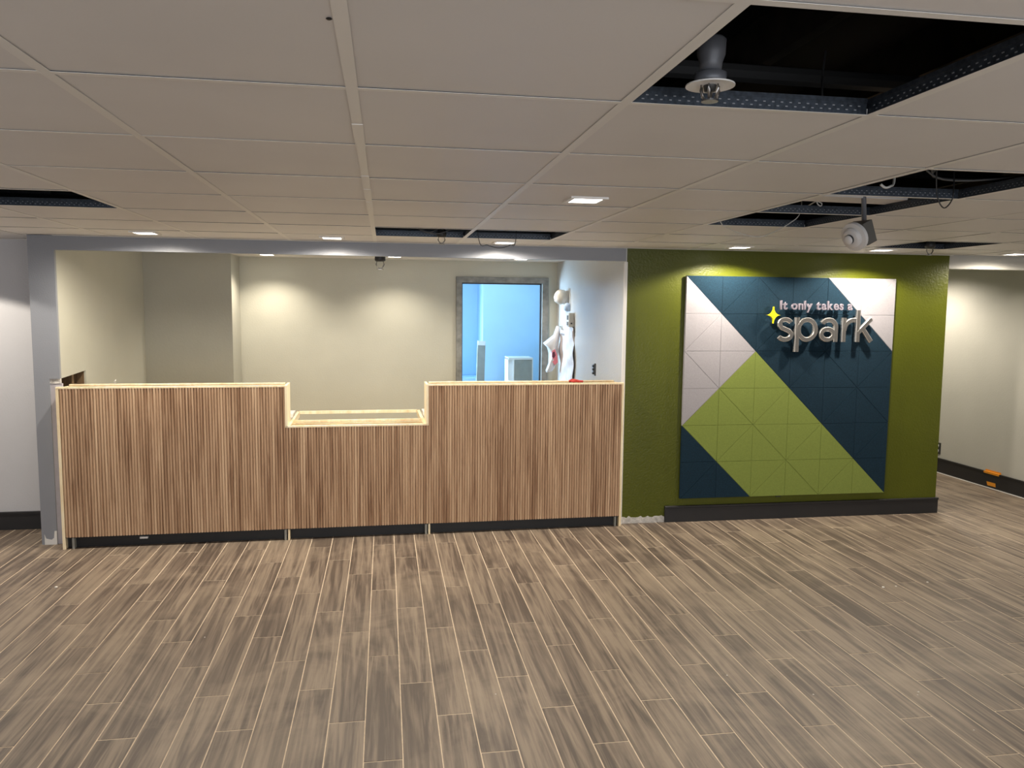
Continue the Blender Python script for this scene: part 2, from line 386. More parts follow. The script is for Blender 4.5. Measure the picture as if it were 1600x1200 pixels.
# alcove left wall with the torn hole
al = MB()
al.box((-2.30, 6.50, 0), (-2.285, 8.05, 2.74)).box((-2.30, 6.03, 0), (-2.285, 6.50, .85))
al.add([(-2.30, 6.03, 1.205), (-2.285, 6.03, 1.205), (-2.285, 6.5, 1.225), (-2.30, 6.5, 1.225), (-2.30, 6.03, 2.74), (-2.285, 6.03, 2.74), (-2.285, 6.5, 2.74), (-2.30, 6.5, 2.74)],
       [(0,1,2,3),(4,7,6,5),(0,4,5,1),(1,5,6,2),(2,6,7,3),(3,7,4,0)])
alw = struct('wall_alcove_left', al, M['greige'], 'beige side wall behind the left end of the counter, torn open above the counter')
MB().box((-2.435, 6.10, .85), (-2.33, 6.14, 2.2)).box((-2.435, 6.34, .85), (-2.33, 6.38, 2.2)).box((-2.435, 6.49, .85), (-2.301, 6.53, 2.2)).build('wall_stud', M['stud'], alw)
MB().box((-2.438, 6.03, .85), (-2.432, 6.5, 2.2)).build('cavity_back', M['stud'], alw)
struct('wall_alcove_shaded', MB().box((-2.44, 8.05, 0), (-1.475, 8.5, 2.74)), M['greige_shaded'], 'boxed-out beige wall section standing forward at the left of the alcove')
bk = MB().box((-1.475, 8.5, 0), (.785, 8.6, 2.74)).box((1.735, 8.5, 0), (1.97, 8.6, 2.74)).box((.785, 8.5, 2.03), (1.735, 8.6, 2.74))
struct('wall_alcove_back', bk, M['greige'], 'beige back wall behind the counter, with the doorway at its right')
ra = MB().box((1.87, 6.02, 0), (1.885, 8.5, 2.74))
struct('wall_alcove_right', ra, M['palegrey'], 'glossy pale grey side wall behind the right end of the counter')
struct('trim_1', MB().box((1.86, 6.0, 0), (1.885, 6.02, 2.105)), M['whiteboard'], 'pale corner bead at the right edge of the counter opening', 'trim')
struct('ceiling_alcove', MB().box((-2.44, 6.06, 2.232), (1.87, 8.5, 2.25)), M['tile'], 'flat white ceiling over the space behind the counter', 'ceiling')
gw = MB()
# green wall, its right end leaning very slightly as photographed
gw.add([(1.885, 6.02, 0), (4.716, 6.02, 0), (4.716, 9.2, 0), (1.885, 9.2, 0), (1.885, 6.02, 2.213), (4.705, 6.02, 2.213), (4.705, 9.2, 2.213), (1.885, 9.2, 2.213)],
       [(0,3,2,1),(4,5,6,7),(0,1,5,4),(1,2,6,5),(2,3,7,6),(3,0,4,7)])
grw = struct('wall_green', gw, M['green'], 'olive green feature wall carrying the felt wall panel')
bb = MB().box((2.25, 6.003, 0), (4.731, 6.02, .118)).box((2.25, 5.998, .118), (4.733, 6.02, .136)).box((4.716, 6.02, 0), (4.731, 9.2, .118)).box((4.716, 6.02, .118), (4.734, 9.2, .136))
struct('baseboard_back', bb, M['black'], 'black baseboard under the felt wall panel', 'baseboard', bevel=.002)
rb = MB(); xs = [1.89+i*.02 for i in range(19)]
top = [(x, .052+random.uniform(-.008, .010)) for x in xs]
rb.prism([(1.89, 0), (2.25, 0)]+top[::-1], lambda p, h: (p[0], 6.02-h, p[1]), 0, .006)
rub = struct('trim_2', rb, M['raw'], 'strip of bare broken plaster at the foot of the green wall beside the counter', 'trim')
struct('wall_header_right', MB().box((4.705, 6.02, 2.103), (X1, 6.14, 2.74)), M['hallgrey'], 'grey header at the right over the hallway opening')
struct('wall_right', MB().box((X1, Y0, 0), (X1+.1, 9.3, 2.8)), M['hallgrey'], 'warm grey right side wall running back into the hallway')
struct('wall_hall_end', MB().box((4.705, 9.2, 0), (X1, 9.3, 2.8)), M['hallgrey'], 'grey end wall of the hallway behind the green wall')
struct('ceiling_hall', MB().box((4.705, 6.14, 2.232), (X1, 9.2, 2.25)), M['tile'], 'flat white hallway ceiling', 'ceiling')
b_ = MB().box((X1-.015, Y0, .003), (X1, 9.2, .145)).box((X1-.02, Y0, .145), (X1, 9.2, .160))
struct('baseboard_right', b_, M['black'], 'black baseboard along the right side wall', 'baseboard')
struct('trim_3', MB().box((X1-.024, Y0, 0), (X1-.013, 9.2, .006)), M['whiteboard'], 'thin white caulk line under the right baseboard', 'trim')
# back room seen through the doorway
br = MB().box((1.264, 10.2, 0), (2.7, 10.3, 2.5)).box((1.264, 10.3, 0), (1.36, 10.8, 2.5)).box((-.9, 10.8, 0), (1.36, 10.9, 2.5)).box((2.6, 8.6, 0), (2.7, 10.2, 2.5)).box((-1.0, 8.6, 0), (-.9, 10.9, 2.5)).box((-1.0, 8.6, 0), (.785, 8.62, 2.5)).box((1.735, 8.6, 0), (2.7, 8.62, 2.5))
struct('wall_back_room', br, M['backroom'], 'pale walls of the daylit room beyond the doorway')
struct('ceiling_back_room', MB().box((-1.0, 8.6, 2.45), (2.7, 10.9, 2.5)), M['tile'], 'ceiling of the daylit room beyond the doorway', 'ceiling')
# door frame
dr = empty('door_1', (.759, 8.5, 0)); tag(dr, 'open doorway with a scuffed grey steel frame behind the counter', 'doorway', kind='structure')
def fr_box(n, a, b, m_): MB().box(a, b).build(n, m_, dr, bevel=.003)
fr_box('frame_jamb', (0, -.03, 0), (.062, .12, 2.06), M['frame'])
fr_box('frame_jamb', (.944, -.03, 0), (1.012, .12, 2.06), M['frame'])
fr_box('frame_head', (0, -.032, 2.0), (1.012, .12, 2.062), M['frame'])
fr_box('door_stop', (.062, .03, 0), (.074, .07, 2.0), M['framedark'])
fr_box('door_stop', (.93, .03, 0), (.944, .07, 2.0), M['framedark'])
fr_box('door_stop', (.062, .03, 1.986), (.944, .07, 2.0), M['framedark'])

# ------------------------------------------------------------------ reception counter
ctr = empty('reception_counter', (-2.264, 5.868, 0), math.atan2(.08, 4.124))
tag(ctr, 'long fluted wooden reception counter with a lower middle section, unfinished tops', 'counter')
LC = 4.124; U1, U2 = 1.54, 2.585; ZT, ZM, ZB = 1.146, .846, .086
def fluted(u0_, u1_, z0, z1):
    n = round((u1_-u0_)/.0198); p = (u1_-u0_)/n; pts = []; prof = [(0, -.002), (.13, -.002), (.16, .0045), (.32, .0082), (.56, .0094), (.80, .0082), (.96, .0045)]
    b = MB(); rn = []
    for i in range(n):
        q = [(u0_+(i+t)*p, -d) for t, d in prof]+[(u0_+(i+1)*p, .002)]
        k = len(q)
        vs = [(u, v, z0) for u, v in q]+[(u, v, z1) for u, v in q]
        fs = [(j, j+1, k+j+1, k+j) for j in range(k-1)]+[tuple(range(k)), tuple(range(k, 2*k))[::-1]]
        b.add(vs, fs); b.mi[-len(fs)] = 1; rn += [random.random()*.9]*len(fs)
    m0 = len(b.f); b.box((u0_, 0, z0), (u1_, .012, z1)); rn += [.5]*6
    me = bpy.data.meshes.new('fluted_panel'); me.from_pydata(b.v, [], b.f); me.materials.append(M['flute']); me.materials.append(M['panelback']); me.polygons.foreach_set('material_index', b.mi)
    a_ = me.attributes.new('rnd', 'FLOAT', 'FACE'); a_.data.foreach_set('value', rn)
    o = bpy.data.objects.new('fluted_panel', me); COL.objects.link(o); o.parent = ctr
    o['kind'] = 'stuff'
    return o
fluted(.020, U1, ZB, ZT); fluted(U1, U2, ZB, ZM); fluted(U2, LC-.016, ZB, ZT)
def cb(n, a, b, m_, bev=.0008): return MB().box(a, b).build(n, M[m_], ctr, bevel=bev)
cb('end_panel', (0, -.008, 0), (.019, .215, ZT), 'maplev')
cb('end_panel', (LC-.016, -.008, 0), (LC, .215, ZT), 'maplev')
for ua, ub, zt in ((0, U1+.001, ZT), (U1, U2, ZM), (U2-.001, LC, ZT)):
    cb('edge_strip', (ua, -.009, zt), (ub, .022, zt+.013), 'maple')
    if zt == ZT: cb('rear_edge_strip', (ua+.02, .188, zt), (ub-.02, .214, zt+.013), 'maple')
    cb('rear_board', (ua, .19, ZB), (ub, .212, zt), 'maplev')
cb('side_board', (U1-.002, -.009, ZM), (U1+.016, .214, ZT+.013), 'maplev')
cb('side_board', (U2-.016, -.009, ZM), (U2+.002, .214, ZT+.013), 'maplev')
for u in (.34, .95, 1.9, 3.1, 3.7):
    cb('cross_brace', (u, .02, ZM-.09), (u+.02, .19, ZM-.02), 'maplev')
cb('toe_kick', (.019, .040, 0), (LC-.016, .052, ZB), 'kick')
cb('kick_shelf', (.019, -.004, ZB-.006), (LC-.016, .05, ZB), 'kick')
for u in (U1, U2-.004):
    cb('foot', (u-.022, -.002, 0), (u-.006, .05, ZB), 'cabinet')
    cb('foot', (u+.004, -.004, 0), (u+.018, .05, ZB), 'maplev')
cb('foot', (.06, .0, 0), (.075, .04, ZB), 'cabinet'); cb('foot', (LC-.05, .0, 0), (LC-.038, .04, ZB), 'cabinet')
cb('kick_bracket', (.505, .018, .050), (.560, .04, .064), 'whiteboard')
# frame for the lower work surface
zf = ZM+.013
cb('desk_rail', (U1+.016, .200, zf-.008), (U2-.016, .222, zf+.010), 'maple')
cb('desk_rail', (U1+.016, .775, zf-.020), (U2-.016, .80, zf+.004), 'maple')
cb('desk_side_rail', (U1+.016, .022, zf-.045), (U1+.034, .80, zf+.004), 'maplev')
cb('desk_side_rail', (U2-.040, .022, zf-.045), (U2-.016, .80, zf+.004), 'maplev')
cb('worktop', (.02, .215, .80), (U1-.03, .80, .835), 'whiteboard')
cb('worktop', (U2+.03, .215, .80), (LC-.02, .80, .835), 'whiteboard')
cb('worktop_edge', (U1-.06, .60, .835), (U1-.001, .80, .868), 'whiteboard')
cb('worktop_edge', (U2+.001, .60, .835), (U2+.05, .80, .868), 'whiteboard')
# small things lying on the counter
b = MB()
for (dx, r_) in ((0, .020), (.02, .022), (.042, .018), (.06, .012)):
    pass
blob = []
for k in range(14):
    a = k/13; blob.append((a*.105-.05, .015*math.sin(a*9), .010+.006*math.sin(a*5)))
rg = MB().tube(blob, .011, 8).lathe([(.004, 0), (.022, .003), (.026, .010), (.018, .019), (.004, .022)], (-.018, 0, 0), seg=14)
o = rg.build('red_rag', M['red'], smooth=True); p = at_z(905, 600, 1.165)
o.location = (p.x+.02, 5.985, 1.1595); tag(o, 'crumpled red rag on top of the counter at its right end', 'rag')
p = at_z(160, 600, 1.165)
o = MB().tube([(0, 0, .0), (-.004, 0, .012), (.006, 0, .020), (.010, 0, .030)], .004).tube([(0, 0, .003), (.014, 0, .004)], .004).build('cable_end', M['cablew'], smooth=True)
o.location = (-1.945, 6.07, 1.160); tag(o, 'tiny white wire end sticking up from the counter top at left', 'wire')

# ------------------------------------------------------------------ felt wall panel (36 squares cut by diagonals)
PX0, PX1, PZ0, PZ1, PY = 2.369, 4.199, .199, 2.007, 5.985
fp = empty('felt_wall_panel', (PX0, 6.02, PZ0)); tag(fp, 'large square felt wall panel in white, navy and green triangles on the green wall', 'wall panel')
sx = (PX1-PX0)/6; sz = (PZ1-PZ0)/6
def colour_at(u, v):      # u right, v down, in squares
    if u-v > 4: return 'white_felt'
    if v-u > 4: return 'navy_felt'
    if v > u and u+v < 4: return 'white_felt'
    if v > u and u+v >= 4: return 'green_felt'
    if v > u: return 'white_felt'
    return 'navy_felt'
for i in range(6):
    for j in range(6):
        A, B, C_, D_ = (i, j), (i+1, j), (i+1, j+1), (i, j+1)
        tris = [(A, B, C_), (A, C_, D_)] if (i-j) % 2 == 0 else [(A, B, D_), (B, C_, D_)]
        for t in tris:
            cu = sum(q[0] for q in t)/3; cv = sum(q[1] for q in t)/3
            # outline with bevelled edge
            P0 = [Vector((q[0]*sx, (6-q[1])*sz)) for q in t]; ce_ = Vector((cu*sx, (6-cv)*sz))
            def ins(P, dd):
                out = []
                for k in range(3):
                    a, b_, c = P[k-1], P[k], P[(k+1) % 3]
                    e1 = (a-b_).normalized(); e2 = (c-b_).normalized(); bis = (e1+e2).normalized()
                    s_ = math.sin(e1.angle(e2)/2); out.append(b_+bis*(dd/s_))
                return out
            q0, q1 = ins(P0, .0004), ins(P0, .0026)
            y0, y1, y2 = -.012, -.0325, -.035
            vs = [(p.x, y0, p.y) for p in q0]+[(p.x, y1, p.y) for p in q0]+[(p.x, y2, p.y) for p in q1]
            fs = [(0,1,2),(6,7,8)]+[(k,(k+1)%3,3+(k+1)%3,3+k) for k in range(3)]+[(3+k,3+(k+1)%3,6+(k+1)%3,6+k) for k in range(3)]
            MB().add(vs, fs).build('felt_tile', M[colour_at(cu, cv)], fp)
MB().box((.01, -.012, .01), (PX1-PX0-.01, 0, PZ1-PZ0-.01)).build('backing_board', M['darkplastic'], fp)
MB().box((.845, -.030, -.010), (.885, -.016, .002)).build('cleat', M['darkmetal'], fp)

# ------------------------------------------------------------------ lettering
sg = empty('wall_lettering', (3.127, 5.95, 1.486)); tag(sg, 'raised silver lettering with a yellow star on the navy part of the felt panel', 'sign')
def glyph(ch, size, ext, off, bev, mats, x, z, sxx=1.0, y=0, name='letter'):
    cu = bpy.data.curves.new('t', 'FONT'); cu.body = ch; cu.size = size; cu.extrude = ext; cu.offset = off; cu.bevel_depth = bev; cu.bevel_resolution = 1
    to = bpy.data.objects.new('t', cu); COL.objects.link(to)
    dg = bpy.context.evaluated_depsgraph_get(); me = bpy.data.meshes.new_from_object(to.evaluated_get(dg)); 
    bpy.data.objects.remove(to); me.name = name
    for q in mats: me.materials.append(q)
    for v in me.vertices:
        v.co = Vector((v.co.x*sxx+x, y-v.co.z, v.co.y+z))
    if len(mats) > 1:
        me.update()
        for p in me.polygons:
            p.material_index = 0 if abs(p.normal.y) > .95 else 1
    o = bpy.data.objects.new(name, me); COL.objects.link(o); o.parent = sg
    return o
def adv(ch, size):
    cu = bpy.data.curves.new('t', 'FONT'); cu.body = ch; cu.size = size
    to = bpy.data.objects.new('t', cu); COL.objects.link(to); bpy.context.view_layer.update()
    dg = bpy.context.evaluated_depsgraph_get(); me = bpy.data.meshes.new_from_object(to.evaluated_get(dg)); bpy.data.objects.remove(to)
    xs = [v.co.x for v in me.vertices]; ys = [v.co.y for v in me.vertices]; return min(xs), max(xs), min(ys), max(ys)
# thick strokes for the big word: each letter is one mesh made of a swept outline
def stroke_letter(paths, w_, x, z, sc):
    """paths: list of (points, closed). A flat-ended ribbon of width w_ along each, extruded in y with a bright bevelled rim"""
    b = MB()
    for q_, (pts, closed) in enumerate(paths):
        P = [Vector((p[0]*sc+x, p[1]*sc+z)) for p in pts]; n = len(P); Lf, Rt = [], []
        for k in range(n):
            if closed: d = P[(k+1) % n]-P[k-1]; 
            else: d = P[min(k+1, n-1)]-P[max(k-1, 0)]
            d.normalize(); nn = Vector((-d.y, d.x))
            Lf.append(P[k]+nn*w_/2); Rt.append(P[k]-nn*w_/2)
        e = .0035
        Li = [Lf[k]+(Rt[k]-Lf[k]).normalized()*e for k in range(n)]; Ri = [Rt[k]+(Lf[k]-Rt[k]).normalized()*e for k in range(n)]
        yb, ym, yt = -.0004*q_, -.022-.0004*q_, -.0255-.0004*q_
        V = []
        for k in range(n):
            V += [(Lf[k].x, yb, Lf[k].y), (Lf[k].x, ym, Lf[k].y), (Li[k].x, yt, Li[k].y), (Ri[k].x, yt, Ri[k].y), (Rt[k].x, ym, Rt[k].y), (Rt[k].x, yb, Rt[k].y)]
        F, MI = [], []
        rng = range(n) if closed else range(n-1)
        for k in rng:
            k2 = (k+1) % n
            for j in range(6):
                F.append((k*6+j, k*6+(j+1) % 6, k2*6+(j+1) % 6, k2*6+j)); MI.append(0 if j == 2 else 1)
        if not closed: F += [tuple(range(6)), tuple(range((n-1)*6, n*6))]; MI += [1, 1]
        o_ = len(b.v); b.v += V; b.f += [tuple(i+o_ for i in f) for f in F]; b.mi += MI  # strokes overlap with a hair's offset
    return b.build('letter', [M['silver'], M['rim']], sg)
def arc(cx, cz, rx, rz, a0, a1, n=18):
    return [(cx+rx*math.cos(math.radians(a0+(a1-a0)*i/n)), cz+rz*math.sin(math.radians(a0+(a1-a0)*i/n))) for i in range(n+1)]
XH = .197; W_ = .036; h2 = W_/2
def P_(l): return l
s_pts = arc(.070, XH*.735, .050, XH*.265-h2, 20, 165, 12)+[(.028, XH*.655), (.040, XH*.57), (.073, XH*.505), (.108, XH*.435), (.124, XH*.34)]+arc(.070, XH*.275, .053, XH*.275-h2, -10, -155, 12)
stroke_letter([(s_pts, False)], W_, 0, 0, 1)
stroke_letter([([(h2, -.082), (h2, XH)], False), (arc(.104, XH/2, .075, XH/2-h2, 0, 348.75, 31), True)], W_, .157, 0, 1)
stroke_letter([(arc(.072, XH*.31, .054, XH*.31-h2, 0, 348.75, 31), True), ([(.144, 0), (.144, XH*.60)]+arc(.081, XH*.62, .063, XH*.38-h2, 0, 150, 14), False)], W_, .370, 0, 1)
stroke_letter([([(h2, 0), (h2, XH)], False), (arc(.104, XH*.45, .082, XH*.55-h2, 178, 80, 12), False)], W_, .568, 0, 1)
stroke_letter([([(h2, 0), (h2, .260)], False), ([(h2+.004, XH*.38), (.135, XH-.006)], False), ([(.054, XH*.60), (.140, .004)], False)], W_, .693, 0, 1)
# small line: It only takes a
size = .098; x = .024; zb = .262
bnd = {ch: adv(ch, size) for ch in 'Itonlyakes'}
gap = .0130
for wd in 'It only takes a'.split(' '):
    for ch in wd:
        lo, hi, _, _ = bnd[ch]
        glyph(ch, size, .007, .0016, .0012, [M['lilac']], x-lo, zb, 1, -.012)
        x += hi-lo+gap
    x += .029
print('SMALL', x)
SMALL_W = x
st = []
for k in range(4):
    a0 = math.pi/2*k
    tip = Vector((math.cos(a0), math.sin(a0))); nx = Vector((math.cos(a0+math.pi/2), math.sin(a0+math.pi/2)))
    for t in range(7):
        f_ = t/7; a_ = tip*(1-f_)**1.9+nx*(f_)**1.9
        st.append((a_.x*.060-.034, a_.y*.067+.214))
MB().prism(st, lambda p, h: (p[0], -h, p[1]), 0, .024, 0, 0).build('star', M['yellow'], sg)
for px_, pz_ in ((.07, .10), (.175, .09), (.51, .05), (.586, .06), (.711, .05), (.05, .29), (.3, .29), (.655, .285), (-.034, .214)):
    MB().lathe([(.003, 0), (.003, .05)], (px_, 0, pz_), (0, 1, 0), 8).build('standoff', M['darkmetal'], sg)

# ------------------------------------------------------------------ downlights
LBL = ['square recessed downlight above the left part of the counter', 'square recessed downlight above the lower middle of the counter',
       'square recessed downlight beside the missing boards over the right counter tower', 'square recessed downlight alone in the middle of the ceiling, nearest to the viewer',
       'recessed downlight over the left half of the felt panel', 'recessed downlight over the right half of the felt panel',
       'recessed downlight in front of the right hallway header', 'recessed downlight in front of the wall left of the column']
BACK = ['left of the viewpoint', 'directly above the viewpoint', 'right of the viewpoint', 'far left near the side wall', 'far right near the side wall', 'behind the viewpoint at left', 'behind the viewpoint in the middle', 'behind the viewpoint at right']
def downlight(x, y, z, label, power=1.0, col=WARM, cone=160, blend=.65):
    t = empty('downlight', (x, y, z)); tag(t, label, 'light', 'recessed square downlights')
    b = MB(); o_, i_ = .082, .062
    for (a, c) in (((-o_, -o_), (o_, -i_)), ((-o_, i_), (o_, o_)), ((-o_, -i_), (-i_, i_)), ((i_, -i_), (o_, i_))):
        b.box((a[0], a[1], -.006), (c[0], c[1], .004))
    b.build('trim_ring', M['trim'], t)
    MB().box((-i_, -i_, -.003), (i_, i_, .002)).build('lens', M['lens'], t)
    l = bpy.data.lights.new('downlight_lamp', 'SPOT'); l.energy = P_LIGHT*power; l.color = col
    l.spot_size = math.radians(cone); l.spot_blend = blend; l.shadow_soft_size = .03
    o = bpy.data.objects.new('downlight_lamp', l); COL.objects.link(o); o.parent = t; o.location = (0, 0, -.012)
    return t
for i, (x, y) in enumerate(lights_xy):
    pw = {0: 1.25, 1: 1.25, 2: 1.25, 3: 1.0, 4: 1.25, 5: 1.25, 6: 1.0, 7: 1.7}.get(i, .38)
    cn, bl = (136, .1) if i == 7 else (171, .55) if i in (0, 1, 2, 6) else (151, .28) if i in (4, 5) else (158, .6)
    downlight(x, y, ZC, LBL[i] if i < 8 else 'recessed downlight overhead, '+BACK[i-8], pw, cone=cn, blend=bl)
downlight(-1.138, 8.075, 2.232, 'small downlight behind the header over the left of the alcove', .85, cone=130, blend=.7)
downlight(.10, 7.98, 2.232, 'small downlight behind the header over the middle of the alcove', .75, cone=130, blend=.7)
downlight(1.38, 8.0, 2.232, 'small downlight behind the header near the doorway', .6, cone=130, blend=.7)
downlight(5.3, 7.6, 2.232, 'added unseen downlight behind the hallway header, brightening the hall wall', 1.9)  # unseen lamp added to brighten the hallway wall

# ------------------------------------------------------------------ sprinklers
def sprinkler(loc, label, sc=1.0, drop=.12, big=False):
    t = empty('sprinkler', loc); tag(t, label, 'sprinkler')
    if big:
        MB().lathe([(.011, .10), (.011, .40)], seg=12).build('supply_pipe', M['darkmetal'], t, smooth=True)
        MB().lathe([(.022, .040), (.024, .058), (.030, .075), (.031, .105), (.026, .110)], seg=20).build('cup', M['greymetal'], t, smooth=True)
        MB().lathe([(.030, .016), (.033, .018), (.034, .036), (.024, .040)], seg=24).build('sleeve', M['greymetal'], t, smooth=True)
        MB().lathe([(.031, .012), (.052, .010), (.052, .013), (.033, .020)], seg=28).build('escutcheon', M['trim'], t, smooth=False)
        MB().lathe([(.012, .0), (.016, .02), (.012, .04)], seg=12).build('sprinkler_body', M['darkmetal'], t, smooth=True)
        for k in range(6):
            a = k*math.pi/3; c, s_ = math.cos(a), math.sin(a)
            MB().tube([(c*.020, s_*.020, .018), (c*.021, s_*.021, .0), (c*.014, s_*.014, -.018)], .0026, 6).build('frame_arm', M['chrome'], t, smooth=True)
        MB().lathe([(.003, -.022), (.018, -.022), (.018, -.019), (.003, -.018)], seg=16).build('deflector', M['chrome'], t)
    else:
        MB().lathe([(.010*sc, .02*sc), (.010*sc, drop+.10)], seg=10).build('supply_pipe', M['darkmetal'], t, smooth=True)
        MB().lathe([(.018*sc, .006*sc), (.024*sc, .010*sc), (.024*sc, .030*sc), (.019*sc, .034*sc), (.019*sc, .062*sc)], seg=14).build('sprinkler_body', M['darkmetal'], t, smooth=True)
        for s_ in (-1, 1):
            MB().tube([(s_*.013*sc, 0, .010*sc), (s_*.018*sc, 0, -.008*sc), (s_*.010*sc, 0, -.022*sc), (0, 0, -.027*sc)], .003*sc, 6).build('frame_arm', M['chrome'], t, smooth=True)
        MB().lathe([(.003*sc, -.032*sc), (.015*sc, -.031*sc), (.015*sc, -.028*sc), (.003*sc, -.027*sc)], seg=14).build('deflector', M['chrome'], t)
    return t
sprinkler((.690, 1.645, 2.212), 'large sprinkler with a white escutcheon ring in the big missing-board opening', big=True)
sprinkler((.380, 5.36, 2.200), 'small sprinkler below the missing boards over the lower counter', 1.3)
sprinkler((-.033, 6.22, 2.075), 'small black sprinkler hanging under the header in front of the beige back wall', 1.7)
sprinkler((4.02, 5.36, 2.205), 'small sprinkler in the missing-board opening near the green wall corner', 1.5)

# ------------------------------------------------------------------ smoke detector
n_ = Vector((-.87, -.26, -.40)).normalized(); c0 = Vector((2.095, 3.30, 2.078))
sd = empty('smoke_detector', (2.155, 3.335, 2.61)); tag(sd, 'white round smoke detector hanging crooked from a pipe below the open ceiling', 'smoke detector')
def sdb(n, b, m_, sm=False):
    for i, v in enumerate(b.v): b.v[i] = tuple(Vector(v)-Vector((2.155, 3.335, 2.61)))
    return b.build(n, m_, sd, smooth=sm)
sdb('drop_pipe', MB().tube([(2.155, 3.335, 2.58), (2.150, 3.335, 2.30), (2.168, 3.345, 2.145)], .011, 10), M['greymetal'], True)
q = n_.to_track_quat('Z', 'Y')
b = MB(); bx = MB().box((-.050, -.050, -.060), (.050, .050, 0)); 
def xf(mb, quat, off):
    mb.v = [tuple(quat @ Vector(v)+off) for v in mb.v]; return mb
o = sdb('junction_box', xf(bx, Matrix((n_.cross(Vector((0, 0, 1))).normalized(), n_.cross(n_.cross(Vector((0, 0, 1)))).normalized(), n_)).transposed().to_quaternion(), c0-n_*.012), M['boxgrey'])
o.data.shade_flat()
sdb('base_plate', MB().lathe([(.062, -.012), (.067, -.006), (.065, .008), (.050, .012)], c0, n_, 32), M['det'], False)
sdb('sensor_head', MB().lathe([(.048, .010), (.046, .022), (.038, .029), (.026, .032)], c0, n_, 28), M['det'], False)
sdb('sensor_slots', MB().lathe([(.022, .030), (.022, .040)], c0, n_, 24), M['darkplastic'])
sdb('sensor_cap', MB().lathe([(.020, .038), (.022, .042), (.018, .049), (.006, .051)], c0, n_, 24), M['det'], True)

# ------------------------------------------------------------------ loose cables at the open boards
def cable(pts, r_, m_, label, n=6):
    P = [Vector(p) for p in pts]; out = []
    for k in range(len(P)-1):
        p0, p1, p2, p3 = P[max(k-1, 0)], P[k], P[k+1], P[min(k+2, len(P)-1)]
        for i in range(n):
            t = i/n; out.append(.5*((2*p1)+(-p0+p2)*t+(2*p0-5*p1+4*p2-p3)*t*t+(-p0+3*p1-3*p2+p3)*t**3))
    out.append(P[-1])
    o = MB().tube(out, r_, 6).build('cable', M[m_], smooth=True); tag(o, label, 'cable', 'loose cables at the open ceiling'); return o
cable([at_y(742, 366, 5.30)+Vector((0, 0, .37)), at_y(748, 374, 5.30), at_y(762, 383, 5.30), at_y(780, 387.5, 5.30), at_y(797, 383, 5.30), at_y(806, 374, 5.30), at_y(808, 368, 5.30)+Vector((0, 0, .37))], .0025, 'cableb', 'thin black cable looping below the opening over the lower counter')
cable([at_y(1464, 262, 2.75)+Vector((0, 0, .08)), at_y(1463, 285, 2.8), at_y(1466, 312, 2.8), at_y(1475, 325, 2.8), at_y(1486, 315, 2.8), at_y(1490, 298, 2.8), at_y(1489, 290, 2.9)+Vector((0, 0, .08))], .0025, 'cableb', 'thin black cable drooping from the nearest of the three right openings')
cable([at_y(1118, 336, 4.1)+Vector((0, 0, .1)), at_y(1126, 347, 4.0), at_y(1142, 359, 3.95), at_y(1165, 367, 3.9), at_y(1188, 370, 3.9), at_y(1210, 362, 3.9), at_y(1232, 350, 3.9), at_y(1250, 333, 3.9), at_y(1252, 326, 4.0)+Vector((0, 0, .1))], .0026, 'cablew', 'white cable hanging in a wide loop below the farthest of the three right openings')
cable([at_y(1396, 276, 3.0)+Vector((0, 0, .1)), at_y(1397, 283, 2.95), at_y(1391, 291, 2.9), at_y(1383, 293, 2.9), at_y(1376, 288, 2.9)], .005, 'cablew', 'short thick white cable curling inside the nearest of the three right openings')
cable([at_y(1262, 322, 3.7), at_y(1275, 315, 3.6), at_y(1284, 318, 3.6), at_y(1282, 322, 3.6), at_y(1277, 318, 3.6), at_y(1277, 312, 3.6)], .003, 'cablew', 'small curled white cable end in the middle of the three right openings')
for i, (a, b_) in enumerate((((632, 357), (727, 361)), ((640, 361), (700, 358)))):
    cable([at_y(a[0], a[1], 5.35)+Vector((0, 0, .06)), at_y((a[0]+b_[0])/2, 365.5-2*i, 5.30), at_y(b_[0], b_[1], 5.35)+Vector((0, 0, .06))], .004, 'duct', ['upper','lower'][1-i]+' dark cable sagging inside the opening over the lower counter')
for i in range(3):
    cable([(1.95+.12*i, 2.72, 2.36), (2.2, 2.88+.03*i, 2.27+.01*i), (2.6, 2.78+.05*i, 2.30), (3.0, 2.6, 2.42)], .004, 'duct', ['first', 'second', 'third'][i]+' grey cable from the left lying across the nearest right-hand opening')

# ------------------------------------------------------------------ things on the right alcove wall
AX = 1.87
t = empty('alarm_horn', (AX, 8.0, 1.85)); tag(t, 'round fire alarm horn wrapped in plastic on the alcove side wall', 'alarm')
MB().box((-.035, -.07, -.075), (0, .06, .065)).build('back_box', M['plastic'], t, bevel=.006)
hb = MB().lathe([(.02, .0), (.060, .01), (.078, .035), (.076, .070), (.055, .095), (.02, .105)], (-.03, .02, 0), (-.75, -.66, 0), 20)
for i, v in enumerate(hb.v):
    k = 1+random.uniform(-.05, .05); hb.v[i] = (v[0]*k, v[1], v[2]*k)
hb.build('plastic_wrap', M['plastic'], t, smooth=True)
MB().lathe([(.004, 0), (.030, .006), (.046, .022), (.040, .04), (.01, .05)], (-.01, -.10, -.105), (-.55, -.83, 0), 16).build('wrap_tail', M['paleblue'], t, smooth=True)
t = empty('alarm_pull_box', (AX, 7.72, 1.62)); tag(t, 'small cream alarm box on the alcove side wall under the wrapped horn', 'alarm box')
MB().box((-.055, -.045, -.07), (0, .06, .07)).build('housing', M['plastic'], t, bevel=.005)
MB().box((-.060, -.02, -.055), (-.055, .03, -.02)).box((-.060, -.02, .0), (-.055, .03, .045)).build('cover_plate', M['boxgrey'], t)
MB().lathe([(.008, 0), (.008, .012)], (-.03, -.045, -.035), (0, -1, 0), 10).build('key_switch', M['darkplastic'], t)
